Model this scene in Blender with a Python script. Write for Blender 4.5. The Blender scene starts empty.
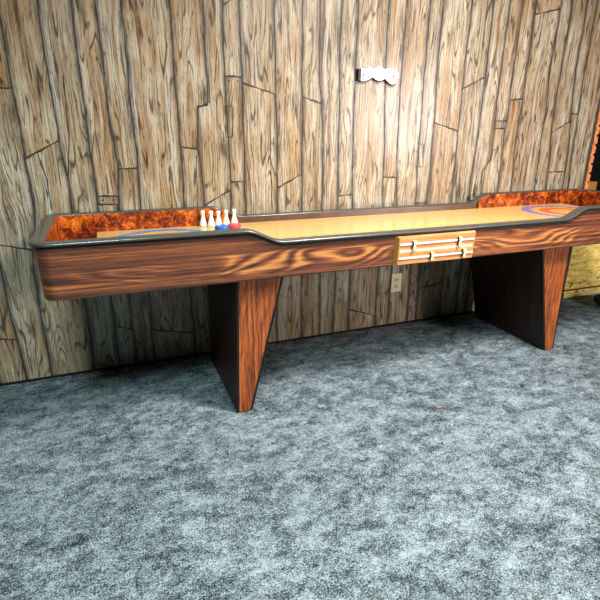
import bpy, bmesh, math, random
import numpy as np
from mathutils import Vector, Matrix

random.seed(7)
SC = bpy.context.scene
COL = SC.collection
PI = math.pi

# ------------------------------------------------------------------ wall data (metres on the wall: x, z)
SEAMS = [
    [(-0.891, 0.574), (-0.894, 0.396), (-0.887, 0.247), (-0.877, 0.004)],
    [(-0.722, 1.352), (-0.725, 1.273), (-0.718, 1.178), (-0.719, 1.031), (-0.717, 0.957), (-0.718, 0.859), (-0.722, 0.75), (-0.759, 0.585), (-0.764, 0.345), (-0.768, 0.15)],
    [(-0.579, 1.358), (-0.58, 1.265), (-0.576, 1.159), (-0.577, 1.099), (-0.576, 1.025), (-0.568, 0.94), (-0.572, 0.809)],
    [(-0.461, 1.363), (-0.46, 1.3), (-0.456, 1.229), (-0.458, 1.16), (-0.459, 1.044), (-0.455, 0.915), (-0.456, 0.803)],
    [(-0.367, 1.367), (-0.367, 1.251), (-0.367, 1.161), (-0.362, 1.065), (-0.355, 0.991), (-0.37, 0.799)],
    [(-0.266, 1.372), (-0.269, 1.286), (-0.271, 1.183), (-0.267, 1.077), (-0.267, 0.989), (-0.278, 0.794)],
    [(-0.075, 1.38), (-0.073, 1.291), (-0.068, 1.172), (-0.066, 1.076), (-0.065, 0.963), (-0.07, 0.798)],
    [(0.073, 1.386), (0.066, 1.26), (0.019, 1.255), (0.01, 1.075), (0.018, 0.937), (0.03, 0.803)],
    [(0.157, 1.389), (0.158, 1.263), (0.164, 1.12), (0.163, 0.919), (0.16, 0.797)],
    [(0.233, 1.393), (0.235, 1.243), (0.237, 1.074), (0.237, 0.917), (0.237, 0.768)],
    [(0.404, 1.402), (0.404, 1.246), (0.407, 1.011), (0.401, 0.759)],
    [(0.539, 1.408), (0.546, 1.295), (0.545, 1.058), (0.545, 0.752)],
    [(0.63, 1.412), (0.644, 1.274), (0.659, 1.097), (0.662, 0.746)],
    [(0.745, 1.417), (0.75, 1.195), (0.746, 1.006), (0.755, 0.741)],
    [(0.829, 1.42), (0.834, 1.206), (0.84, 0.968), (0.851, 0.736)],
    [(1.004, 1.428), (1.023, 1.096), (1.039, 0.744)],
    [(1.107, 1.432), (1.109, 1.096), (1.129, 0.74)],
    [(1.245, 1.438), (1.25, 1.085), (1.253, 0.96), (1.265, 0.745)],
    [(1.329, 1.441), (1.336, 1.213), (1.337, 0.97), (1.337, 0.729)],
    [(1.508, 1.449), (1.514, 1.268), (1.514, 1.095), (1.513, 0.763)],
    [(1.654, 1.45), (1.655, 1.233), (1.649, 1.039), (1.646, 0.817)],
    [(1.768, 1.46), (1.767, 1.327), (1.77, 1.163), (1.77, 0.991), (1.721, 0.922), (1.728, 0.784)],
    [(1.852, 1.464), (1.862, 1.319), (1.856, 1.152), (1.861, 0.96), (1.861, 0.81)],
    [(1.953, 1.468), (1.951, 1.294), (1.948, 1.077), (1.966, 0.824)],
    [(2.139, 1.476), (2.153, 1.281), (2.153, 1.106), (2.163, 0.799)],
    [(2.219, 1.479), (2.217, 1.356), (2.229, 1.136), (2.257, 0.984), (2.267, 0.795)],
    [(2.342, 1.484), (2.362, 1.314), (2.379, 1.185), (2.409, 0.919), (2.41, 0.79)],
    [(2.418, 1.488), (2.431, 1.316), (2.44, 1.137), (2.449, 0.918), (2.456, 0.788)],
    [(2.59, 1.495), (2.593, 1.29), (2.587, 1.043), (2.596, 0.783), (2.63, 0.378), (2.633, 0.009)],
]
CUTS = [((-0.721, 1.031), (-0.576, 1.107)), ((-0.763, 1.305), (-0.725, 1.306)), ((-0.457, 0.866), (-0.363, 0.862)), ((-0.453, 0.828), (-0.365, 0.824)), ((-0.356, 0.982), (-0.27, 0.985)), ((-0.066, 1.076), (0.01, 1.066)), ((0.032, 0.803), (0.163, 0.873)), ((0.162, 0.909), (0.237, 0.912)), ((0.166, 1.388), (0.237, 1.386)), ((0.239, 1.361), (0.399, 1.318)), ((0.408, 0.872), (0.543, 0.939)), ((0.546, 1.309), (0.745, 1.253)), ((0.753, 0.817), (0.847, 0.822)), ((1.037, 0.91), (1.122, 0.905)), ((1.264, 0.756), (1.334, 0.753)), ((1.327, 1.202), (1.509, 1.155)), ((1.518, 1.383), (1.655, 1.445)), ((1.765, 1.213), (1.852, 1.213)), ((1.769, 1.171), (1.852, 1.171)), ((1.867, 1.33), (1.95, 1.338)), ((2.219, 1.142), (2.37, 1.22)), ((2.284, 0.909), (2.416, 0.909)), ((2.368, 1.262), (2.436, 1.263)), ((-0.87, 0.672), (-0.755, 0.64)), ((-0.95, 0.236), (-0.884, 0.221)), ((0.839, 0.15), (1.078, 0.065))]
CRACKS = [[(-0.526, 1.362), (-0.534, 1.227), (-0.536, 1.127), (-0.568, 0.94)], [(-0.668, 1.059), (-0.647, 0.942), (-0.649, 0.813)], [(0.151, 1.259), (0.184, 1.259), (0.179, 1.12), (0.147, 1.12), (0.151, 1.259)], [(0.001, 1.039), (-0.01, 0.795)], [(0.373, 1.245), (0.377, 0.776)], [(1.263, 0.96), (1.244, 1.085), (1.277, 1.085), (1.287, 0.96), (1.253, 0.96)], [(1.078, 0.065), (1.062, 0.294)], [(0.613, 0.111), (0.621, 0.008)], [(1.296, 0.15), (1.308, 0.027)], [(-0.301, 0.06), (-0.322, 0.35)], [(-0.574, -0.005), (-0.568, 0.224)], [(2.53, 1.276), (2.511, 0.786)], [(-0.559, 0.037), (-0.491, 0.014)]]


# ------------------------------------------------------------------ helpers
def tag(o, label=None, cat=None, group=None, kind=None):
    if label: o['label'] = label
    if cat: o['category'] = cat
    if group: o['group'] = group
    if kind: o['kind'] = kind
    return o

def empty(name, loc, label, cat, group=None, rz=0.0):
    o = bpy.data.objects.new(name, None)
    COL.objects.link(o)
    o.location = loc
    o.rotation_euler = (0, 0, rz)
    o.empty_display_size = 0.05
    return tag(o, label, cat, group)

def link(name, me, mats, parent=None, smooth=False, loc=None):
    o = bpy.data.objects.new(name, me)
    COL.objects.link(o)
    for m in (mats if isinstance(mats, (list, tuple)) else [mats]):
        me.materials.append(m)
    if parent is not None:
        o.parent = parent
    if loc: o.location = loc
    if smooth:
        for p in me.polygons: p.use_smooth = True
    return o

def mesh_of(name, verts, faces):
    me = bpy.data.meshes.new(name)
    me.from_pydata([tuple(v) for v in verts], [], faces)
    me.update()
    return me

def bm_obj(name, bm, mats, parent=None, smooth=False, loc=None):
    bmesh.ops.recalc_face_normals(bm, faces=bm.faces)
    me = bpy.data.meshes.new(name)
    bm.to_mesh(me); bm.free()
    return link(name, me, mats, parent, smooth, loc)

def add_box(bm, x0, x1, y0, y1, z0, z1, bevel=0.0, mi=0):
    r = bmesh.ops.create_cube(bm, size=1.0)
    vs = r['verts']
    for v in vs:
        v.co = Vector((x0 + (v.co.x + .5) * (x1 - x0), y0 + (v.co.y + .5) * (y1 - y0), z0 + (v.co.z + .5) * (z1 - z0)))
    fs = {f for v in vs for f in v.link_faces}
    for f in fs: f.material_index = mi
    if bevel:
        es = list({e for v in vs for e in v.link_edges})
        bmesh.ops.bevel(bm, geom=es, offset=bevel, segments=2, profile=0.5, affect='EDGES')
    return vs

def add_hull(bm, pts, mi=0):
    """8 corner points: bottom 4 then top 4 (same order)."""
    v = [bm.verts.new(p) for p in pts]
    for q in ((0, 3, 2, 1), (4, 5, 6, 7), (0, 1, 5, 4), (1, 2, 6, 5), (2, 3, 7, 6), (3, 0, 4, 7)):
        f = bm.faces.new([v[i] for i in q]); f.material_index = mi
    return v

def lathe(bm, prof, seg=28, mi=None, center=(0, 0, 0)):
    rings = []
    for r, z in prof:
        if r < 1e-6:
            rings.append([bm.verts.new((center[0], center[1], center[2] + z))])
        else:
            rings.append([bm.verts.new((center[0] + r * math.cos(2 * PI * k / seg), center[1] + r * math.sin(2 * PI * k / seg), center[2] + z)) for k in range(seg)])
    for i in range(len(rings) - 1):
        a, b = rings[i], rings[i + 1]
        for k in range(seg):
            k2 = (k + 1) % seg
            if len(a) == 1 and len(b) == 1: continue
            if len(a) == 1: f = bm.faces.new((a[0], b[k], b[k2]))
            elif len(b) == 1: f = bm.faces.new((a[k], a[k2], b[0]))
            else: f = bm.faces.new((a[k], a[k2], b[k2], b[k]))
            if mi is not None: f.material_index = mi(i) if callable(mi) else mi

# ------------------------------------------------------------------ materials
def srgb(r, g, b):
    f = lambda c: (c / 255) / 12.92 if c / 255 <= .04045 else ((c / 255 + .055) / 1.055) ** 2.4
    return (f(r), f(g), f(b), 1.0)

class NT:
    def __init__(self, name, rough=0.5, spec=0.5):
        self.m = bpy.data.materials.new(name); self.m.use_nodes = True
        self.t = self.m.node_tree; self.t.nodes.clear()
        self.out = self.n('ShaderNodeOutputMaterial')
        self.b = self.n('ShaderNodeBsdfPrincipled')
        self.b.inputs['Roughness'].default_value = rough
        self.b.inputs['Specular IOR Level'].default_value = spec
        self.l(self.b.outputs[0], self.out.inputs[0])
    def n(self, t, **kw):
        nd = self.t.nodes.new(t)
        for k, v in kw.items(): setattr(nd, k, v)
        return nd
    def l(self, a, b): self.t.links.new(a, b)
    def setin(self, sock, v):
        if isinstance(v, bpy.types.NodeSocket): self.l(v, sock)
        else: sock.default_value = v
    def coord(self, kind='Object'):
        return self.n('ShaderNodeTexCoord').outputs[kind]
    def mapping(self, v, scale=(1, 1, 1), loc=(0, 0, 0), rot=(0, 0, 0)):
        m = self.n('ShaderNodeMapping')
        self.l(v, m.inputs[0]); m.inputs['Scale'].default_value = scale
        m.inputs['Location'].default_value = loc; m.inputs['Rotation'].default_value = rot
        return m.outputs[0]
    def noise(self, v, scale=5, detail=4, rough=.55, dist=0.0, out=0):
        nd = self.n('ShaderNodeTexNoise')
        self.l(v, nd.inputs['Vector']); nd.inputs['Scale'].default_value = scale
        nd.inputs['Detail'].default_value = detail; nd.inputs['Roughness'].default_value = rough
        nd.inputs['Distortion'].default_value = dist
        return nd.outputs[out]
    def math(self, op, a, b=0.0, c=0.0, clamp=False):
        nd = self.n('ShaderNodeMath', operation=op); nd.use_clamp = clamp
        self.setin(nd.inputs[0], a); self.setin(nd.inputs[1], b); self.setin(nd.inputs[2], c)
        return nd.outputs[0]
    def vmath(self, op, a, b):
        nd = self.n('ShaderNodeVectorMath', operation=op)
        self.setin(nd.inputs[0], a); self.setin(nd.inputs[1], b)
        return nd.outputs[0]
    def comb(self, x, y, z):
        nd = self.n('ShaderNodeCombineXYZ')
        for i, v in enumerate((x, y, z)): self.setin(nd.inputs[i], v)
        return nd.outputs[0]
    def sep(self, v):
        nd = self.n('ShaderNodeSeparateXYZ'); self.l(v, nd.inputs[0]); return nd.outputs
    def ramp(self, f, stops, interp='LINEAR'):
        nd = self.n('ShaderNodeValToRGB'); cr = nd.color_ramp; cr.interpolation = interp
        while len(cr.elements) > 1: cr.elements.remove(cr.elements[-1])
        cr.elements[0].position = stops[0][0]; cr.elements[0].color = stops[0][1]
        for p, c in stops[1:]:
            e = cr.elements.new(p); e.color = c
        self.setin(nd.inputs[0], f)
        return nd.outputs[0]
    def mix(self, f, a, b, mode='MIX'):
        nd = self.n('ShaderNodeMix', data_type='RGBA', blend_type=mode)
        self.setin(nd.inputs[0], f); self.setin(nd.inputs[6], a); self.setin(nd.inputs[7], b)
        return nd.outputs[2]
    def smooth(self, f, a, b):
        nd = self.n('ShaderNodeMapRange', interpolation_type='SMOOTHSTEP')
        self.setin(nd.inputs[0], f); nd.inputs[1].default_value = a; nd.inputs[2].default_value = b
        return nd.outputs[0]
    def color(self, c): self.setin(self.b.inputs['Base Color'], c)
    def bump(self, h, strength=.3, dist=.01):
        nd = self.n('ShaderNodeBump'); nd.inputs['Strength'].default_value = strength
        nd.inputs['Distance'].default_value = dist
        self.l(h, nd.inputs['Height']); self.l(nd.outputs[0], self.b.inputs['Normal'])

BW = lambda v: (v, v, v, 1)

def plain(name, rgb, rough=.5, spec=.5, metal=0.0, var=.08, scale=30):
    k = NT(name, rough, spec)
    n = k.noise(k.coord(), scale, 3)
    c = srgb(*rgb)
    d = tuple(max(0, x * (1 - 2 * var)) for x in c[:3]) + (1,)
    e = tuple(min(1, x * (1 + 2 * var)) for x in c[:3]) + (1,)
    k.color(k.mix(n, d, e))
    k.b.inputs['Metallic'].default_value = metal
    return k.m

def mat_wall():
    k = NT('weathered_plank_print', .33, .55)
    P = k.coord()
    at = k.n('ShaderNodeAttribute', attribute_name='rnd').outputs['Fac']
    edge = k.n('ShaderNodeAttribute', attribute_name='edge').outputs['Fac']
    off = k.math('MULTIPLY', at, 37.0)
    s = k.sep(P)
    Q = k.comb(k.math('ADD', s[0], off), off, s[2])
    warp = k.noise(k.mapping(Q, (9, 1, 3.0)), 1.0, 4, .55, 0, 1)
    wv = k.vmath('MULTIPLY', k.vmath('SUBTRACT', warp, (.5, .5, .5)), (.042, 0, .10))
    Qw = k.vmath('ADD', Q, wv)
    # growth-ring lines (contour bands of a slow, tall field), broken up
    fld = k.noise(k.mapping(Qw, (8, 1, .8)), 1.0, 2, .45)
    band = k.math('FRACT', k.math('MULTIPLY', fld, 24.0))
    band = k.math('ABSOLUTE', k.math('SUBTRACT', band, .5))
    ring = k.smooth(band, .20, .03)
    brk = k.smooth(k.noise(k.mapping(Qw, (26, 1, 9)), 1.0, 4, .65),   .41, .56)
    ring = k.math('MULTIPLY', ring, brk)
    fine = k.noise(k.mapping(Qw, (170, 1, 6)), 1.0, 5, .66)
    streak = k.noise(k.mapping(Qw, (36, 1, 1.3)), 1.0, 5, .6)
    streak2 = k.noise(k.mapping(Qw, (30, 1, 1.0), loc=(5, 0, 9)), 1.0, 4, .6)
    blot = k.noise(k.mapping(Qw, (10, 1, 3.2)), 1.0, 5, .62)
    fleck = k.noise(k.mapping(Qw, (120, 1, 26)), 1.0, 3, .65)
    warm = k.ramp(at, [(0, srgb(168, 146, 110)), (.25, srgb(157, 144, 119)), (.5, srgb(172, 136, 91)), (.75, srgb(163, 146, 117)), (1, srgb(165, 129, 85))])
    c = k.mix(k.smooth(blot, .40, .66), warm, srgb(189, 176, 150))
    c = k.mix(k.math('MULTIPLY', k.smooth(streak2, .52, .66), .7), c, srgb(190, 185, 170))
    c = k.mix(k.math('MULTIPLY', k.smooth(streak, .50, .68), .80), c, srgb(141, 100, 57))
    c = k.mix(k.math('MULTIPLY', k.smooth(streak, .60, .74), .60), c, srgb(67, 46, 27))
    c = k.mix(k.math('MULTIPLY', k.smooth(fine, .48, .66), .72), c, srgb(62, 46, 30))
    hair = k.noise(k.mapping(Qw, (330, 1, 5)), 1.0, 4, .7)
    c = k.mix(k.math('MULTIPLY', k.smooth(hair, .53, .66), .62), c, srgb(70, 56, 42))
    c = k.mix(k.math('MULTIPLY', ring, .85), c, srgb(47, 31, 18))
    c = k.mix(k.math('MULTIPLY', k.smooth(fleck, .60, .72), .7), c, srgb(42, 31, 20))
    kn = k.n('ShaderNodeTexVoronoi'); k.l(k.mapping(Qw, (7.0, 1, 2.8)), kn.inputs['Vector'])
    kn.inputs['Scale'].default_value = 1.0
    knot = k.smooth(k.math('ADD', kn.outputs['Distance'], k.math('MULTIPLY', k.math('SUBTRACT', fleck, .5), .3)), .20, .05)
    c = k.mix(k.math('MULTIPLY', knot, .75), c, srgb(44, 29, 17))
    # weathered grey margins along each plank edge
    en = k.math('ADD', edge, k.math('MULTIPLY', k.math('SUBTRACT', k.noise(k.mapping(Q, (40, 1, 7)), 1.0, 5, .65), .5), .040))
    c = k.mix(k.math('MULTIPLY', k.smooth(en, .022, .002), .62), c, srgb(69, 66, 60))
    c = k.mix(k.math('MULTIPLY', k.smooth(en, .007, -.002), .75), c, srgb(35, 31, 27))
    k.color(c)
    k.bump(k.math('ADD', fine, k.math('MULTIPLY', streak, .6)), .06, .002)
    return k.m

def mat_rosewood():
    """dark rosewood laminate: long streaks along x with a few cathedral figures"""
    k = NT('rosewood_laminate', .33, .5)
    P = k.coord()
    w = k.vmath('MULTIPLY', k.vmath('SUBTRACT', k.noise(k.mapping(P, (2.8, 2, 10)), 1, 5, .6, 0, 1), (.5, .5, .5)), (.10, 0, .010))
    Q = k.vmath('ADD', P, w)
    fld = k.noise(k.mapping(Q, (1.15, .6, 6.6), loc=(3.1, 0, 1.7)), 1, 2, .36)
    tri = k.math('MULTIPLY', k.math('ABSOLUTE', k.math('SUBTRACT', k.math('FRACT', k.math('MULTIPLY', fld, 20.0)), .5)), 2.0)
    st = k.noise(k.mapping(Q, (.5, 2, 50), loc=(7, 0, 0)), 1, 6, .66)
    fi = k.noise(k.mapping(Q, (2.2, 6, 170)), 1, 4, .65)
    po = k.noise(k.mapping(P, (16, 20, 300)), 1, 2, .6)
    big = k.noise(k.mapping(P, (1.6, 1, 9), loc=(1, 4, 2)), 1, 2, .5)
    zc = k.math('ADD', k.sep(P)[2], k.math('MULTIPLY', k.math('SUBTRACT', big, .5), .10))
    core = k.smooth(k.math('ABSOLUTE', k.math('SUBTRACT', zc, .675)), .050, .018)
    core = k.math('MULTIPLY', core, k.smooth(k.noise(k.mapping(P, (2.1, .1, .1), loc=(.7, 0, 0)), 1, 1, .5), .40, .54))
    amp = k.math('ADD', k.math('MULTIPLY', core, .36), .04)
    v = k.math('ADD', k.math('MULTIPLY', k.math('SUBTRACT', tri, .42), amp), k.math('ADD', k.math('MULTIPLY', st, .78), k.math('ADD', k.math('MULTIPLY', fi, .55), k.math('MULTIPLY', core, .07))))
    v = k.math('SUBTRACT', v, .165)
    c = k.ramp(v, [(.30, srgb(40, 22, 18)), (.42, srgb(75, 42, 30)), (.52, srgb(107, 60, 38)), (.62, srgb(149, 86, 45)), (.74, srgb(190, 124, 68))])
    c = k.mix(k.math('MULTIPLY', k.smooth(po, .58, .70), .5), c, srgb(29, 14, 9))
    k.color(c)
    k.bump(po, .05, .001)
    return k.m

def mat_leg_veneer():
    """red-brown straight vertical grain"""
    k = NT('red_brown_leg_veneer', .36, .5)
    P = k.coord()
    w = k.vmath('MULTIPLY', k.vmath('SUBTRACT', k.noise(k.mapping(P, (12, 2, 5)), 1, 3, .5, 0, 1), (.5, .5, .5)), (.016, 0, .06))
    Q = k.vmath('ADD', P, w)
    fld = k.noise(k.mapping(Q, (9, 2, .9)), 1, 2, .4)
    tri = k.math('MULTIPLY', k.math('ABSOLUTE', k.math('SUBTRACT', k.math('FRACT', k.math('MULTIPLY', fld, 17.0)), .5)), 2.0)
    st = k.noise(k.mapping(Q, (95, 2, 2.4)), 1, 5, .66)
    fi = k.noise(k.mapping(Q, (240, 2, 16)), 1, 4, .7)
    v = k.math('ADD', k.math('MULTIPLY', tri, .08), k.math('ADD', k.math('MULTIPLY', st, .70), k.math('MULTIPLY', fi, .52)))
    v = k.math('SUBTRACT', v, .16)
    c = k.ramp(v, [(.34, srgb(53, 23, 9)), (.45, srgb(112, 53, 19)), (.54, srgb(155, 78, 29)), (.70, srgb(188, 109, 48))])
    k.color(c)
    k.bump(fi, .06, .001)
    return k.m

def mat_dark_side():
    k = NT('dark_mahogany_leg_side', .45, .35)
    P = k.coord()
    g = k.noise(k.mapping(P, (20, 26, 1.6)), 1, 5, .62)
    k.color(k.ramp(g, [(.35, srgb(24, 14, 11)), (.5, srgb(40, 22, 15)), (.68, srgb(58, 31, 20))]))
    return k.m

def mat_maple():
    k = NT('lacquered_maple_lane', .22, .5)
    P = k.coord()
    s = k.sep(P)
    w = .0285
    row = k.math('FLOOR', k.math('DIVIDE', s[1], w))
    wn = k.n('ShaderNodeTexWhiteNoise', noise_dimensions='1D'); k.setin(wn.inputs['W'], row)
    rnd = wn.outputs['Value']
    Q = k.comb(k.math('ADD', s[0], k.math('MULTIPLY', rnd, 9.0)), s[1], s[2])
    g = k.noise(k.mapping(Q, (4, 120, 40)), 1, 4, .6)
    c = k.mix(rnd, srgb(205, 160, 89), srgb(212, 174, 106))
    c = k.mix(k.math('MULTIPLY', k.smooth(g, .48, .7), .5), c, srgb(182, 129, 62))
    fr = k.math('FRACT', k.math('DIVIDE', s[1], w))
    ln = k.smooth(k.math('ABSOLUTE', k.math('SUBTRACT', fr, .5)), .455, .5)
    c = k.mix(k.math('MULTIPLY', ln, .55), c, srgb(133, 85, 36))
    # painted scoring rings at either end, worn a little thin
    wear = k.smooth(k.noise(P, 60, 3), .2, .45)
    for cx in (RING_X0, RING_X1):
        d = k.n('ShaderNodeVectorMath', operation='LENGTH')
        k.l(k.vmath('SUBTRACT', k.comb(s[0], s[1], 0.0), (cx, RING_Y, 0)), d.inputs[0])
        dd = d.outputs['Value']
        def annulus(a, b):
            return k.math('MULTIPLY', k.smooth(dd, a - .002, a + .002), k.smooth(dd, b + .002, b - .002))
        blue = srgb(40, 140, 186) if cx == RING_X0 else srgb(112, 122, 180)
        c = k.mix(k.math('MULTIPLY', annulus(.184, .236), wear), c, blue)
        c = k.mix(k.math('MULTIPLY', annulus(.082, .140), wear), c, srgb(226, 104, 44))
    k.color(c)
    return k.m

def mat_cushion():
    k = NT('mottled_orange_end_panel', .30, .5)
    P = k.coord()
    a = k.noise(P, 26, 5, .65, .6)
    b = k.noise(P, 95, 4, .65, .8)
    d = k.noise(P, 7, 2, .5)
    v = k.math('ADD', k.math('MULTIPLY', a, .5), k.math('ADD', k.math('MULTIPLY', b, .38), k.math('MULTIPLY', d, .22)))
    k.color(k.ramp(v, [(.42, srgb(42, 10, 4)), (.51, srgb(98, 32, 8)), (.57, srgb(158, 66, 14)), (.64, srgb(210, 108, 32)), (.74, srgb(234, 160, 76))]))
    return k.m

def mat_carpet():
    k = NT('grey_twist_carpet', .95, .15)
    P = k.coord()
    wp = k.vmath('MULTIPLY', k.vmath('SUBTRACT', k.noise(P, 55, 2, .5, 0, 1), (.5, .5, .5)), (.03, .03, 0))
    Q = k.vmath('ADD', P, wp)
    f1 = k.noise(P, 200, 3, .85)
    f2 = k.noise(Q, 60, 4, .70)
    tr = k.noise(k.mapping(Q, (12, 19, 10), rot=(0, 0, .7)), 1, 6, .68, .3)
    big = k.noise(k.mapping(P, (2.6, 3.8, 1), rot=(0, 0, .5)), 1, 3, .55)
    v = k.math('ADD', k.math('MULTIPLY', f1, 1.15), k.math('ADD', k.math('MULTIPLY', f2, .45), k.math('ADD', k.math('MULTIPLY', tr, .55), k.math('MULTIPLY', big, .20))))
    v = k.math('SUBTRACT', v, .685)
    k.color(k.ramp(v, [(.34, srgb(33, 41, 45)), (.43, srgb(81, 95, 98)), (.51, srgb(144, 160, 163)), (.60, srgb(193, 207, 210)), (.72, srgb(217, 230, 232))]))
    k.bump(k.math('ADD', f1, k.math('MULTIPLY', f2, 1.2)), .9, .03)
    return k.m

def mat_yellow():
    k = NT('yellow_rough_panel', .7, .3)
    P = k.coord()
    a = k.noise(k.mapping(P, (12, 1, 46)), 1, 5, .7, .3)
    b = k.noise(k.mapping(P, (45, 1, 90)), 1, 3, .7)
    v = k.math('ADD', k.math('MULTIPLY', a, .65), k.math('MULTIPLY', b, .35))
    k.color(k.ramp(v, [(.30, srgb(139, 108, 33)), (.44, srgb(213, 179, 79)), (.56, srgb(249, 222, 130)), (.70, srgb(255, 246, 165))]))
    k.bump(v, .3, .01)
    return k.m

def mat_brick():
    k = NT('orange_brick_face', .75, .3)
    P = k.coord()
    a = k.noise(P, 34, 5, .65)
    k.color(k.ramp(a, [(.3, srgb(176, 92, 48)), (.5, srgb(216, 132, 78)), (.7, srgb(236, 166, 110))]))
    k.bump(a, .3, .008)
    return k.m

def mat_scoreboard():
    k = NT('varnished_scoreboard_wood', .35, .5)
    P = k.coord()
    a = k.noise(k.mapping(P, (5, 5, 130)), 1, 4, .6)
    k.color(k.ramp(a, [(.3, srgb(196, 108, 58)), (.5, srgb(212, 132, 78)), (.7, srgb(226, 158, 104))]))
    return k.m

# ------------------------------------------------------------------ dimensions (metres)
WALL_Y = 0.631
L = 1.822                     # distance over the outer edges of the two legs
CXM = L / 2
HALF = 1.571                  # apron half length
YF, YB = -0.056, 0.567        # apron outer faces at the rail
ZB, ZM, ZE = 0.605, 0.7555, 0.8055
FIELD_Z = 0.722
A1, A2 = 0.054, 0.186         # rail is high up to x=A1, low from x=A2 (mirrored on the right)
RING_X0, RING_X1, RING_Y = -0.212, L + 0.212, 0.262

M_WALL = mat_wall()
M_SEAM = plain('dark_plank_joint', (52, 46, 38), .5, .4, var=.25, scale=60)
M_ROSE = mat_rosewood()
M_LEGW = mat_leg_veneer()
M_RAIL = plain('olive_grey_rail_moulding', (62, 62, 53), .26, .6, var=.08, scale=18)
M_BLACK = plain('black_laminate', (17, 15, 15), .45, .35, var=.2)
M_LEGS = mat_dark_side()
M_INNER = plain('dark_brown_inner_face', (84, 58, 46), .35, .5, var=.3, scale=22)
M_MAPLE = mat_maple()
M_CUSH = mat_cushion()
M_CARPET = mat_carpet()
M_SCORE = mat_scoreboard()
M_GOLD = plain('golden_bevel_edge', (160, 112, 44), .35, .5)
M_STEEL = plain('pale_metal_strip', (206, 204, 206), .3, .6, metal=.0, var=.04)
M_MARK = plain('cream_marker', (226, 214, 150), .35, .5, var=.04)
M_DARK = plain('black_marker_edge', (24, 22, 16), .4, .4, var=.1)
M_PEG = plain('cream_scale_tick', (246, 222, 186), .4, .4, var=.03)
M_PIN = plain('ivory_pin', (240, 230, 208), .25, .5, var=.03)
M_BLUE = plain('blue_cap', (18, 96, 190), .22, .5, var=.08)
M_RED = plain('red_cap', (214, 66, 66), .22, .5, var=.08)
M_CHROME = plain('chrome_band', (200, 205, 210), .15, .5, metal=1.0, var=.03)
M_WHITE = plain('white_enamel', (236, 234, 238), .3, .5, var=.02)
M_PLATE = plain('ivory_outlet_plate', (226, 214, 178), .35, .5, var=.03)
M_PLATE2 = plain('ivory_outlet_face', (206, 192, 154), .35, .5, var=.03)
M_HOLE = plain('outlet_slot_black', (22, 20, 16), .6, .3, var=.1)
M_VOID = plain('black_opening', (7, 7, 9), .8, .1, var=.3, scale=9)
M_YEL = mat_yellow()
M_BRICK = mat_brick()
M_BASE = plain('dark_brown_strip', (30, 27, 24), .7, .2, var=.2)  # even dark brown for the base strip and the wall core
M_REDLINE = plain('dull_red_line', (116, 66, 38), .6, .3, var=.2)
M_PALE = plain('pale_base_strip', (226, 206, 140), .6, .3, var=.15, scale=60)

# ------------------------------------------------------------------ setting: floor
def build_floor():
    me = mesh_of('floor', [(-4, -5.2, 0), (6, -5.2, 0), (6, 1.6, 0), (-4, 1.6, 0)], [(0, 1, 2, 3)])
    tag(link('floor', me, M_CARPET), 'mottled grey twist carpet covering the whole floor', kind='structure')
build_floor()

# ------------------------------------------------------------------ setting: back wall of weathered planks
Z_TOP = 2.45
def wob(seed, z):
    return .0030 * math.sin(z * 4.1 + seed * 2.3) + .0012 * math.sin(z * 17.7 + seed * 5.1) + .0007 * math.sin(z * 53 + seed * 1.7)

def seam_fn(pts, seed):
    p = sorted([(z, x) for x, z in pts])
    zs = [a for a, b in p]; xs = [b for a, b in p]
    def f(z):
        if z <= zs[0]: x = xs[0]
        elif z >= zs[-1]: x = xs[-1]
        else:
            x = float(np.interp(z, zs, xs))
        return x + wob(seed, z)
    f.zs = zs
    return f

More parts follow.
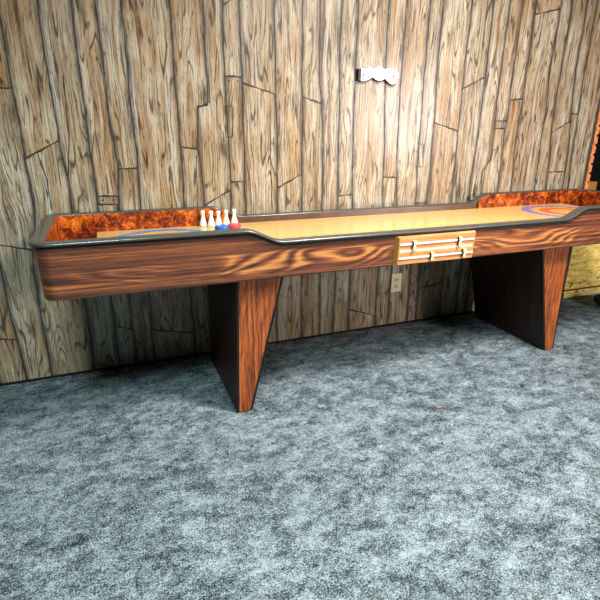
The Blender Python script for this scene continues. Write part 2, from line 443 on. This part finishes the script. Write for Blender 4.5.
def build_wall():
    cols = [seam_fn(p, i) for i, p in enumerate(SEAMS)]
    # planks continue beyond the left of the frame
    xs = -0.99
    pre = []
    rr = random.Random(3)
    while xs > -4.0:
        pre.append(seam_fn([(xs, 1.0)], rr.random() * 20)); xs -= rr.choice((.09, .12, .15, .19))
    edge_fn = lambda z: 2.592 + .0 * z
    cols = [seam_fn([(-4.0, 1)], 0)] + pre[::-1] + cols[:-1] + [edge_fn]
    V, F, MI, EDGE, RND = [], [], [], [], []
    NU = 6
    cutlist = list(CUTS)
    # extra cross cuts high and low so that no plank runs unbroken for the whole height
    used = {}
    for (x0, z0), (x1, z1) in cutlist:
        xm = (x0 + x1) / 2; zm = (z0 + z1) / 2
        for i in range(len(cols) - 1):
            if cols[i](zm) - .01 < xm < cols[i + 1](zm) + .01:
                used.setdefault(i, []).append(((x0, z0), (x1, z1))); break
    rr = random.Random(11)
    for i in range(len(cols) - 1):
        xl, xr = cols[i](1.0), cols[i + 1](1.0)
        if xr - xl < .05: continue
        for zz in (rr.uniform(1.62, 2.2), rr.uniform(.15, .5)):
            if rr.random() < .55:
                t = rr.uniform(-.035, .035)
                used.setdefault(i, []).append(((xl, zz - t), (xr, zz + t)))
    allcuts = []
    for i in range(len(cols) - 1):
        fl, fr = cols[i], cols[i + 1]
        cs = sorted(used.get(i, []), key=lambda c: c[0][1] + c[1][1])
        bounds = [(0.0, 0.0)]
        for (x0, z0), (x1, z1) in cs:
            xl, xr = fl((z0 + z1) / 2), fr((z0 + z1) / 2)
            k = (z1 - z0) / (x1 - x0)
            a, b = z0 + (xl - x0) * k, z0 + (xr - x0) * k
            if abs(b - a) > .3: a, b = z0, z1
            if a > bounds[-1][0] + .02 and b > bounds[-1][1] + .02:
                bounds.append((a, b)); allcuts.append(((xl, a), (xr, b)))
        bounds.append((Z_TOP, Z_TOP))
        for j in range(len(bounds) - 1):
            (a0, b0), (a1, b1) = bounds[j], bounds[j + 1]
            n = max(2, int(max(a1 - a0, b1 - b0) / .014))
            rnd = random.random()
            base = len(V)
            for r in range(n + 1):
                t = r / n
                zl, zr = a0 + (a1 - a0) * t, b0 + (b1 - b0) * t
                xl, xr = fl(zl), fr(zr)
                for u in range(NU + 1):
                    q = u / NU
                    V.append((xl + (xr - xl) * q, WALL_Y, zl + (zr - zl) * q))
                    wdt = abs(xr - xl)
                    EDGE.append(min(q, 1 - q) * wdt); RND.append(rnd)
            for r in range(n):
                for u in range(NU):
                    s = base + r * (NU + 1) + u
                    F.append((s, s + 1, s + NU + 2, s + NU + 1)); MI.append(0)
    # printed joints: narrow irregular dark lines on the face of the wall
    def line(pts, w, seed, yy):
        base = len(V)
        m = len(pts)
        for i2, (x, z) in enumerate(pts):
            a = pts[max(0, i2 - 1)]; b = pts[min(m - 1, i2 + 1)]
            dx, dz = b[0] - a[0], b[1] - a[1]
            d = math.hypot(dx, dz) or 1
            nx, nz = -dz / d, dx / d
            ww = w * (.62 + .38 * math.sin(i2 * .9 + seed) * math.sin(i2 * .37 + seed * 3) + .25 * random.random())
            for sgn in (-1, 1):
                V.append((x + nx * ww * sgn, yy, z + nz * ww * sgn)); EDGE.append(0); RND.append(.5)
        for i2 in range(m - 1):
            s = base + i2 * 2
            F.append((s, s + 1, s + 3, s + 2)); MI.append(1)
    y0 = WALL_Y - .0006
    for i, f in enumerate(cols[1:-1]):
        zs = sorted(set(list(np.arange(0.0, Z_TOP, .016)) + [z for z in f.zs if 0 <= z <= Z_TOP]))
        line([(f(z), z) for z in zs], .0034, i, y0 - .00002 * (i % 7))
    for i, (a, b) in enumerate(allcuts):
        n = 10
        line([(a[0] + (b[0] - a[0]) * t / n, a[1] + (b[1] - a[1]) * t / n + .0012 * math.sin(t * 1.7 + i)) for t in range(n + 1)], .0046, i * .7, y0 - .0003 - .00002 * (i % 7))
        for q in (.25, .75):      # nail heads under the joint
            if i % 3 == 0 and .07 < b[0] - a[0] < .10:
                cx, cz = a[0] + (b[0] - a[0]) * q, a[1] - .02
                base = len(V)
                for k2 in range(8):
                    V.append((cx + .0042 * math.cos(k2 * PI / 4), y0 - .0005, cz + .0042 * math.sin(k2 * PI / 4))); EDGE.append(0); RND.append(.5)
                F.append(tuple(base + k2 for k2 in range(8))); MI.append(1)
    for i, c in enumerate(CRACKS):
        pts = []
        for a, b in zip(c[:-1], c[1:]):
            n = max(2, int(math.hypot(b[0] - a[0], b[1] - a[1]) / .016))
            for t in range(n):
                x, z = a[0] + (b[0] - a[0]) * t / n, a[1] + (b[1] - a[1]) * t / n
                pts.append((x + wob(i + 40, z) * .6, max(z, .0)))
        pts.append(c[-1])
        line(pts, .0028, i * 1.3, y0 - .0007)
    me = mesh_of('wall_back', V, F)
    me.polygons.foreach_set('material_index', MI)
    for nm, dat in (('edge', EDGE), ('rnd', RND)):
        a = me.attributes.new(nm, 'FLOAT', 'POINT'); a.data.foreach_set('value', dat)
    o = link('wall_back', me, [M_WALL, M_SEAM])
    # real thickness behind the face
    bm = bmesh.new(); add_box(bm, -4.0, 2.592, WALL_Y + .0005, WALL_Y + .10, 0, Z_TOP)
    bm_obj('wall_core', bm, M_BASE, o)
    tag(o, 'back wall papered in weathered tan barn planks', kind='structure')
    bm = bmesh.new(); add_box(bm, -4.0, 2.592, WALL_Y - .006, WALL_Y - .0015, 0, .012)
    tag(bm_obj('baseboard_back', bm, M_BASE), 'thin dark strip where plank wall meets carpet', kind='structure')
build_wall()

# ------------------------------------------------------------------ setting: the brick edged bay at the right end of the wall
def build_right_bay():
    X0 = 2.596
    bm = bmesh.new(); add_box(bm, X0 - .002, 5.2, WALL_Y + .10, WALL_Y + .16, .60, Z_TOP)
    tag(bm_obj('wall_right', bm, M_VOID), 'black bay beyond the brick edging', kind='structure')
    bm = bmesh.new(); add_box(bm, X0 + .02, 5.2, WALL_Y, WALL_Y + .16, .0, .60)
    w = bm_obj('wall_low', bm, M_YEL)
    w.name = 'trim_2'
    tag(w, 'rough yellow lower wall panel right of the table leg', kind='structure')
    bm = bmesh.new(); add_box(bm, X0 + .02, 5.2, WALL_Y - .004, WALL_Y, .052, .064)
    bm_obj('red_line', bm, M_REDLINE, w)
    bm = bmesh.new(); add_box(bm, X0 + .02, 5.2, WALL_Y - .006, WALL_Y, 0, .03)
    bm_obj('base_strip', bm, M_PALE, w)
    # dark specks above the line
    bm = bmesh.new(); rr = random.Random(5)
    for i in range(26):
        x = X0 + .06 + rr.random() * 1.0; z = .075 + rr.random() * .055
        if i % 4 == 0: z = .036 + rr.random() * .012
        a = .006 + rr.random() * .012; b = .004 + rr.random() * .005; t = rr.uniform(0, .9)
        vs = [bm.verts.new((x + a * math.cos(q) * math.cos(t) - b * math.sin(q) * math.sin(t), WALL_Y - .0012, z + a * math.cos(q) * math.sin(t) + b * math.sin(q) * math.cos(t))) for q in [k * PI / 4 for k in range(8)]]
        bm.faces.new(vs)
    bm_obj('dark_speck', bm, M_HOLE, w)
    # toothed brick edge: long and short bricks in turn, dark joints between them
    rb = bmesh.new()
    z = .60; k = 0
    h, g = .046, .014
    while z < Z_TOP - .05:
        x1 = X0 + .040
        add_box(rb, X0 + .006, x1, WALL_Y - .012, WALL_Y + .10, z, z + h, .003)
        z += h + g; k += 1
    add_box(rb, X0 + .006, X0 + .024, WALL_Y - .0115, WALL_Y + .10, .60, z - g)
    b = bm_obj('trim_1', rb, M_BRICK)
    tag(b, 'toothed orange brick edging between plank wall and black bay', kind='structure')
    bm = bmesh.new(); add_box(bm, X0 + .004, X0 + .036, WALL_Y - .002, WALL_Y + .10, .60, Z_TOP)
    bm_obj('mortar', bm, M_VOID, b)
    bm = bmesh.new(); add_box(bm, X0 - .005, X0 + .004, WALL_Y - .008, WALL_Y + .10, 0, Z_TOP, .001)
    tag(bm_obj('trim_3', bm, plain('dark_corner_bead', (72, 62, 58), .4, .5)), 'narrow dark corner bead ending the plank wall', kind='structure')
    # small golden wooden block on the ledge in the bay
    bm = bmesh.new(); add_box(bm, X0 + .085, X0 + .175, WALL_Y + .03, WALL_Y + .09, .60, .83, .004)
    o = bm_obj('wooden_block', bm, M_GOLD)
    tag(o, 'small golden wooden block in the black bay behind the far table end', 'block')
build_right_bay()

# ------------------------------------------------------------------ the shuffle bowling table
def eff_x(x, y):
    """distance along the table seen from its left end; the right end runs its slopes a little apart"""
    if x < CXM: return x
    return L - (x + (.055 if y > .25 else -.022))

def rail_z(x, y):
    def sm(t):
        t = min(1, max(0, t)); return t * t * (3 - 2 * t) * .55 + t * .45
    t = (eff_x(x, y) - A1) / (A2 - A1)
    return ZE + (ZM - ZE) * sm(t)

def plan(inset=0.0, r=.055, nc=8):
    """rounded rectangle of the table's outline, counter-clockwise from the front left, with dense stops on the slopes"""
    x0, x1 = CXM - HALF + inset, CXM + HALF - inset
    y0, y1 = YF + inset, YB - inset
    r = max(.006, r - inset)
    pts = []
    stops = [x0 + r]
    for e in np.linspace(A1 - .02, A2 + .02, 13): stops.append(float(e))
    stops += [.4, .7, 1.0, 1.3]
    for e in np.linspace(L - A2 - .07, L - A1 + .04, 25): stops.append(float(e))
    stops.append(x1 - r)
    for x in stops: pts.append((x, y0))
    for k in range(1, nc):
        a = -PI / 2 + PI / 2 * k / nc
        pts.append((x1 - r + r * math.cos(a), y0 + r + r * math.sin(a)))
    pts.append((x1, y0 + r)); pts.append((x1, (y0 + y1) / 2)); pts.append((x1, y1 - r))
    for k in range(1, nc):
        a = PI / 2 * k / nc
        pts.append((x1 - r + r * math.cos(a), y1 - r + r * math.sin(a)))
    for x in stops[::-1]: pts.append((x, y1))
    for k in range(1, nc):
        a = PI / 2 + PI / 2 * k / nc
        pts.append((x0 + r + r * math.cos(a), y1 - r + r * math.sin(a)))
    pts.append((x0, y1 - r)); pts.append((x0, (y0 + y1) / 2)); pts.append((x0, y0 + r))
    for k in range(1, nc):
        a = PI + PI / 2 * k / nc
        pts.append((x0 + r + r * math.cos(a), y0 + r + r * math.sin(a)))
    return pts

def sweep(section, closed_section=True):
    """section: list of (inset, zfun(x)) ; swept round the plan as one skin"""
    V, F = [], []
    rings = []
    ref = plan(0.0)
    for ins, zf in section:
        p = plan(ins)
        ring = []
        for (x, y), (rx, ry) in zip(p, ref):
            ring.append(len(V)); V.append((x, y, zf(rx, ry)))
        rings.append(ring)
    n = len(ref); m = len(section)
    for i in range(m if closed_section else m - 1):
        a, b = rings[i], rings[(i + 1) % m]
        for k in range(n):
            k2 = (k + 1) % n
            F.append((a[k], a[k2], b[k2], b[k]))
    return V, F

def fix_normals(me):
    bm = bmesh.new(); bm.from_mesh(me)
    bmesh.ops.recalc_face_normals(bm, faces=bm.faces)
    bm.to_mesh(me); bm.free()

def build_table():
    t = empty('shuffle_bowling_table', (0, 0, 0), 'long rosewood shuffle bowling table with maple lane standing on grey carpet', 'game table')
    # apron: outer skin leans in slightly towards the bottom
    zr = lambda d: (lambda x, y: rail_z(x, y) + d)
    zc = lambda c: (lambda x, y: c)
    V, F = sweep([(0.0, zr(-.012)), (.006, zc(ZB + .004)), (.009, zc(ZB)), (.030, zc(ZB)), (.030, zr(-.012))])
    me = mesh_of('apron', V, F); fix_normals(me)
    link('apron', me, M_ROSE, t)
    V, F = sweep([(-.010, zr(-.0125)), (-.0135, zr(-.009)), (-.0135, zr(-.004)), (-.008, zr(.0)), (.026, zr(.0005)), (.033, zr(-.0015)), (.035, zr(-.007)), (.033, zr(-.0125))])
    me = mesh_of('rail', V, F); fix_normals(me)
    link('rail', me, M_RAIL, t, smooth=True)
    # black strip in place of the shadow under the rail
    V, F = sweep([(-.003, zr(-.021)), (-.003, zr(-.0122)), (.01, zr(-.0122)), (.01, zr(-.021))])
    me = mesh_of('rail_shadow_strip', V, F); fix_normals(me)
    link('rail_shadow_strip', me, M_BLACK, t)
    # bottom board
    bm = bmesh.new(); add_box(bm, CXM - HALF + .06, CXM + HALF - .06, YF + .06, YB - .06, ZB + .008, ZB + .022)
    bm_obj('bottom_board', bm, M_BLACK, t)
    # lane
    bm = bmesh.new(); add_box(bm, -.475, L + .475, YF + .0375, YB - .0375, FIELD_Z - .035, FIELD_Z, .0015)
    bm_obj('lane', bm, M_MAPLE, t)
    # inner faces: orange mottled panels round each end, dark faces along the middle
    xm = .115
    def liner(name, keep, mat):
        ref = plan(0.0); p1 = plan(.0365); p2 = plan(.031)
        n = len(ref)
        V, F = [], []
        idx = {}
        for k in range(n):
            if keep(*ref[k]):
                zt = rail_z(*ref[k]) - .006
                idx[k] = len(V)
                for (px, py), z in ((p1[k], .630), (p1[k], zt), (p2[k], zt), (p2[k], .630)):
                    V.append((px, py, z))
        for k in idx:
            k2 = (k + 1) % n
            if k2 in idx:
                a, b = idx[k], idx[k2]
                for i in range(4):
                    j = (i + 1) % 4
                    F.append((a + i, b + i, b + j, a + j))
            kp = (k - 1) % n
            if kp not in idx: F.append(tuple(idx[k] + i for i in range(4)))
            if k2 not in idx: F.append(tuple(idx[k] + i for i in (3, 2, 1, 0)))
        me = mesh_of(name, V, F); fix_normals(me)
        return link(name, me, mat, t)
    liner('end_cushion', lambda x, y: x < CXM and eff_x(x, y) < .150, M_CUSH)
    liner('end_cushion', lambda x, y: x > CXM and eff_x(x, y) < .150, M_CUSH)
    s1 = liner('side_liner', lambda x, y: eff_x(x, y) > .128, M_INNER)
    # trough floors beyond the lane
    for a, b in ((CXM - HALF + .05, -.475), (L + .475, CXM + HALF - .05)):
        bm = bmesh.new(); add_box(bm, a, b, YF + .05, YB - .05, .628, .645)
        bm_obj('trough_floor', bm, M_CUSH, t)
    # legs: deep slabs with a tapering wood face between black edges
    def leg(mirror):
        w1, w2, dx = .0667, .2194, .019
        X = (lambda x: L - x) if mirror else (lambda x: x)
        d = .56
        bm = bmesh.new()
        def prism(x0b, x1b, x0t, x1t, y0, y1, z0, z1):
            add_hull(bm, [(X(x0b), y0, z0), (X(x1b), y0, z0), (X(x1b), y1, z0), (X(x0b), y1, z0),
                          (X(x0t), y0, z1), (X(x1t), y0, z1), (X(x1t), y1, z1), (X(x0t), y1, z1)])
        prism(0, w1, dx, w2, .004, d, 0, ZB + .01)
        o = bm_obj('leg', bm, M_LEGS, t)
        bm = bmesh.new()
        prism(-.0006, w1 + .0006, dx - .0006, w2 + .0006, .0005, .016, .001, ZB + .009)
        bm_obj('black_edging', bm, M_BLACK, o)
        bm = bmesh.new()
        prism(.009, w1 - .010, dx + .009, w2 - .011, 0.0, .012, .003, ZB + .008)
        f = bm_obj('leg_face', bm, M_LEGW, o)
        f['label'] = 'red brown veneered front face of the leg'
        return o
    leg(False); leg(True)
    # scoreboard on the front apron
    x0, x1 = .692, 1.106
    sb = bmesh.new()
    zb, zt = .606, ZM - .020
    def yf(z): return YF + .006 * (1 - (z - ZB) / (ZM - .02 - ZB))      # apron face
    th = .018
    add_hull(sb, [(x0, yf(zb) - .001, zb), (x1, yf(zb) - .001, zb), (x1, yf(zb) + .004, zb), (x0, yf(zb) + .004, zb),
                  (x0, yf(zt) - .001, zt), (x1, yf(zt) - .001, zt), (x1, yf(zt) + .004, zt), (x0, yf(zt) + .004, zt)])
    s = bm_obj('scoreboard', sb, M_GOLD, t)
    s['label'] = 'orange wooden scoreboard with sliding markers on the front apron'
    fb = bmesh.new()
    bx = .013
    v = add_hull(fb, [(x0 + bx, yf(zb) - th, zb + .006), (x1 - .004, yf(zb) - th, zb + .006), (x1, yf(zb), zb), (x0, yf(zb), zb),
                  (x0 + bx, yf(zt) - th, zt - .006), (x1 - .004, yf(zt) - th, zt - .006), (x1, yf(zt), zt), (x0, yf(zt), zt)])
    face = bm_obj('board_face', fb, [M_SCORE, M_GOLD], s)
    for p in face.data.polygons:
        if p.normal.x < -.4: p.material_index = 1
    def yb(z): return yf(z) - th
    zrow = [zt - .036, (zb + zt) / 2, zb + .032]
    for i in (0, 2):
        z = zrow[i]
        bm = bmesh.new(); add_box(bm, x0 + bx + .004, x1 - .008, yb(z) - .004, yb(z) + .002, z - .0042, z + .0042, .001)
        bm_obj('marker_rail', bm, M_STEEL, s)
    z = zrow[1]
    bm = bmesh.new()
    n = 41
    for i in range(n):
        x = x0 + bx + .012 + (x1 - x0 - bx - .030) * i / (n - 1)
        h = .0095 if i % 5 == 0 else .0065
        add_box(bm, x - .0017, x + .0017, yb(z) - .0012, yb(z) + .001, z - h, z + h)
    add_box(bm, x0 + bx + .006, x1 - .012, yb(z) - .0008, yb(z) + .001, z - .0012, z + .0012)
    bm_obj('tick_scale', bm, M_PEG, s)
    def marker(x, i, up):
        z = zrow[i]
        bm = bmesh.new()
        w, hh = .019, .021
        z0, z1 = (z - .020, z + .016) if up else (z - .016, z + .020)
        zz = [z0, z0 + .012, z - .004, z + .004, z1 - .012, z1]
        ww = [w, w * .9, w * .55, w * .55, w * .9, w]
        if up: ww[0] *= 1.0
        y = yb(z)
        ring = []
        for a, b in zip(zz, ww):
            ring.append([bm.verts.new((x - b * .5, y - .004, a)), bm.verts.new((x + b * .5, y - .004, a)), bm.verts.new((x + b * .45, y - .013, a)), bm.verts.new((x - b * .35, y - .013, a))])
        for r0, r1 in zip(ring[:-1], ring[1:]):
            for q in range(4):
                f = bm.faces.new((r0[q], r0[(q + 1) % 4], r1[(q + 1) % 4], r1[q]))
                f.material_index = 1 if q == 3 else 0
        bm.faces.new(ring[0]); bm.faces.new(ring[-1][::-1])
        bm_obj('score_marker', bm, [M_MARK, M_DARK], s)
    marker(.775, 0, True); marker(1.012, 0, True); marker(.873, 2, False); marker(1.045, 2, False)
    return t
build_table()

# ------------------------------------------------------------------ pins and pucks on the lane
def pin_prof(h=.074):
    pr = [(0, 0), (.0165, 0), (.0178, .04), (.0178, .08), (.0158, .22), (.0116, .42), (.0084, .58), (.0077, .66), (.0088, .76), (.0106, .87), (.0098, .95), (.0060, .99), (0, 1.0)]
    return [(r, z * h) for r, z in pr]
bm = bmesh.new(); lathe(bm, pin_prof(), 24)
pins = [(-.007, .505, 'white bowling pin at the end of the row farthest from the red puck'),
        (.028, .487, 'second white bowling pin from the end farthest from the red puck'),
        (.060, .475, 'middle white bowling pin of the row of five'),
        (.100, .488, 'white bowling pin in the row standing just behind the blue puck'),
        (.143, .505, 'white bowling pin at the end of the row behind the red puck')]
PIN0 = None
for i, (x, y, lab) in enumerate(pins):
    if PIN0 is None:
        o = bm_obj('bowling_pin', bm, M_PIN, None, True); PIN0 = o
    else:
        o = PIN0.copy(); COL.objects.link(o)
    o.location = (x, y, FIELD_Z + .0004)
    tag(o, lab, 'bowling pin', 'row of white bowling pins on the lane')

def puck(x, y, mat, lab):
    t = empty('shuffle_puck', (x, y, FIELD_Z), lab, 'puck', 'shuffle pucks beside the pins')
    bm = bmesh.new()
    lathe(bm, [(0, 0), (.026, 0), (.0285, .001), (.0290, .003), (.0285, .0045), (0, .0045)], 36)
    bm_obj('weight_ring', bm, M_CHROME, t, True)
    bm = bmesh.new()
    lathe(bm, [(0, .0043), (.030, .0043), (.0318, .0065), (.0318, .015), (.0305, .0185), (.027, .0215), (.023, .0225), (.020, .021), (.012, .0212), (0, .0218)], 36)
    bm_obj('cap', bm, mat, t, True)
puck(.054, .385, M_BLUE, 'blue capped shuffle puck beside the row of white pins')
puck(.116, .402, M_RED, 'red capped shuffle puck beside the row of white pins')

# ------------------------------------------------------------------ wall outlet
def outlet():
    cx, cz = 1.168, .2785
    t = empty('wall_outlet', (cx, WALL_Y, cz), 'ivory electrical outlet on plank wall below the scoreboard', 'outlet')
    bm = bmesh.new(); add_box(bm, -.036, .036, -.006, .0, -.058, .058, .0025)
    bm_obj('cover_plate', bm, M_PLATE, t)
    for dz in (.02, -.02):
        bm = bmesh.new()
        vs = []
        prof = [(.0165 * math.cos(a), max(-.0135, min(.0135, .0165 * math.sin(a)))) for a in [2 * PI * k / 24 for k in range(24)]]
        top = [bm.verts.new((x, -.0085, dz + z)) for x, z in prof]; bot = [bm.verts.new((x, -.005, dz + z)) for x, z in prof]
        bm.faces.new(top)
        for k in range(24): bm.faces.new((top[k], top[(k + 1) % 24], bot[(k + 1) % 24], bot[k]))
        so = bm_obj('socket', bm, M_PLATE2, t)
        bm = bmesh.new()
        for dx, hh in ((-.006, .0045), (.006, .0035)): add_box(bm, dx - .0013, dx + .0013, -.0092, -.008, dz + .003 - hh, dz + .003 + hh)
        add_box(bm, -.0022, .0022, -.0092, -.008, dz - .0105, dz - .006)
        bm_obj('slot', bm, M_HOLE, so)
    bm = bmesh.new(); lathe(bm, [(0, 0), (.003, 0), (.003, .0015), (0, .002)], 12)
    sc = bm_obj('screw', bm, M_STEEL, t, loc=(0, -.006, 0)); sc.rotation_euler = (PI / 2, 0, 0)
outlet()

# ------------------------------------------------------------------ white scalloped plaque high on the wall
def plaque():
    x0, x1, zb = .838, 1.078, 1.392
    t = empty('wall_plaque', ((x0 + x1) / 2, WALL_Y, zb), 'white scalloped plaque with black edge and shadow outline hung high on plank wall', 'plaque')
    low = [(-.104, .001), (-.085, .000), (-.060, .008), (-.040, .018), (-.030, .020), (-.018, .010), (-.006, .006), (.010, .005), (.024, .010), (.036, .018), (.052, .006), (.068, -.006), (.086, -.010), (.102, -.004), (.110, .010), (.116, .022)]
    top = [(.116, .050), (.100, .062), (.080, .058), (.058, .068), (.034, .060), (.0, .074), (-.034, .060), (-.058, .068), (-.080, .058), (-.104, .060)]
    def slab(pts, ya, yb, mat, name):
        bm = bmesh.new()
        a = [bm.verts.new((x, ya, z)) for x, z in pts]; b = [bm.verts.new((x, yb, z)) for x, z in pts]
        bm.faces.new(a); bm.faces.new(b[::-1])
        for k in range(len(pts)):
            k2 = (k + 1) % len(pts); bm.faces.new((a[k], a[k2], b[k2], b[k]))
        return bm_obj(name, bm, mat, t)
    pts = low + top
    slab(pts, -.020, -.010, M_WHITE, 'plaque_face')
    slab([(x * 1.03 + .004, z * 1.05 - .005) for x, z in pts], -.010, -.001, M_DARK, 'edge_and_shadow')  # black slab offset from the face, edge and painted shadow in one
    bm = bmesh.new(); add_box(bm, -.120, -.105, -.021, -.001, .0, .056, .001)
    bm_obj('end_bar', bm, M_DARK, t)
    for sx in (-1, 1):
        bm = bmesh.new()
        for k in range(15):
            a = k / 14 * 4.6; r = .002 + .0011 * k
            x, z = sx * (.088 - r * math.cos(a) * .6), .024 + r * math.sin(a)
            add_box(bm, x - .002, x + .002, -.0212, -.0198, z - .002, z + .002)
        bm_obj('scroll_ornament', bm, M_DARK, t)
plaque()

# ------------------------------------------------------------------ small things on the carpet
def lump():  # added lump standing in for an unclear dark leafy shape
    t = empty('dark_lump', (2.775, .37, 0), 'small dark olive stand-in bag on carpet in front of yellow lower wall', 'lump')
    bm = bmesh.new()
    bmesh.ops.create_icosphere(bm, subdivisions=4, radius=1.0)
    for v in bm.verts:
        a = math.atan2(v.co.y, v.co.x)
        r = 1 + .06 * math.sin(a * 7 + v.co.z * 2) + .05 * math.sin(a * 3 + 1)
        z = (v.co.z + 1) / 2
        sh = 1.0 if z < .55 else max(.28, 1 - (z - .55) * 1.7)
        v.co = Vector((v.co.x * .12 * r * sh, v.co.y * .10 * r * sh, max(0, (z - .05)) * .12 / .95))
    bm_obj('body', bm, plain('dark_olive_lump', (34, 36, 22), .9, .2, var=.35, scale=40), t, True)
    bm = bmesh.new()
    for k in range(20):
        a0, a1 = 2 * PI * k / 20, 2 * PI * (k + 1) / 20
        add_hull(bm, [(.050 * math.cos(a), .042 * math.sin(a), .082) if r == 0 else (.036 * math.cos(a), .030 * math.sin(a), .082) for a, r in ((a0, 0), (a1, 0), (a1, 1), (a0, 1))] +
                     [(.050 * math.cos(a), .042 * math.sin(a), .090) if r == 0 else (.036 * math.cos(a), .030 * math.sin(a), .090) for a, r in ((a0, 0), (a1, 0), (a1, 1), (a0, 1))])
    bm_obj('lump_ring', bm, M_BLACK, t)
lump()
def lint():
    bm = bmesh.new()
    bmesh.ops.create_icosphere(bm, subdivisions=3, radius=1.0)
    rr = random.Random(4)
    for v in bm.verts:
        r = 1 + rr.uniform(-.25, .25)
        v.co = Vector((v.co.x * .013 * r, v.co.y * .010 * r, .0045 + v.co.z * .0045 * min(1, r)))
    o = bm_obj('lint_scrap', bm, plain('dusty_pink_lint', (128, 96, 102), .9, .1, var=.3, scale=200))
    o.location = (.84, -.277, .0)
    tag(o, 'tiny dusty pink scrap of lint on the open carpet', 'lint')
lint()

# ------------------------------------------------------------------ light
def area(name, loc, target, sx, sy, power, rgb, spread=180):
    d = bpy.data.lights.new(name, 'AREA'); d.shape = 'RECTANGLE'; d.size = sx; d.size_y = sy
    d.energy = power; d.color = rgb; d.spread = math.radians(spread)
    o = bpy.data.objects.new(name, d); COL.objects.link(o)
    o.location = loc
    o.rotation_euler = (Vector(target) - Vector(loc)).to_track_quat('-Z', 'Y').to_euler()
    return o
area('window_light', (3.25, -2.95, 1.38), (.9, .5, .8), .55, .65, 40, (1.0, .90, .88), 120)
area('ceiling_light', (1.25, -1.05, 2.7), (1.1, -.95, 0), .55, .55, 145, (1.0, .97, .96), 150)
area('ceiling_light', (-.75, -1.8, 2.7), (-.7, -1.65, .0), .6, .6, 84, (.74, .96, 1.0), 130)
w = bpy.data.worlds.new('room_ambient'); SC.world = w; w.use_nodes = True
w.node_tree.nodes['Background'].inputs[0].default_value = (.80, .90, 1.0, 1)
w.node_tree.nodes['Background'].inputs[1].default_value = .01

# ------------------------------------------------------------------ camera
cd = bpy.data.cameras.new('camera'); cam = bpy.data.objects.new('camera', cd); COL.objects.link(cam)
F_PX = 481.50
cd.sensor_fit = 'HORIZONTAL'; cd.sensor_width = 36.0; cd.lens = F_PX / 600 * 36.0
cd.clip_start = .05
pit, yaw, rol = math.radians(19.3962), math.radians(21.6966), math.radians(.4028)
fw = Vector((math.sin(yaw) * math.cos(pit), math.cos(yaw) * math.cos(pit), -math.sin(pit)))
ri = Vector((math.cos(yaw), -math.sin(yaw), 0)); up = ri.cross(fw)
r2 = math.cos(rol) * ri + math.sin(rol) * up; u2 = -math.sin(rol) * ri + math.cos(rol) * up
cam.matrix_world = Matrix(((r2.x, u2.x, -fw.x, -.41689), (r2.y, u2.y, -fw.y, -1.76740), (r2.z, u2.z, -fw.z, 1.15236), (0, 0, 0, 1)))
SC.camera = cam

vs = SC.view_settings
vs.view_transform = 'Standard'; vs.look = 'None'; vs.gamma = 1.0; vs.use_curve_mapping = False
vs.exposure = 0.0
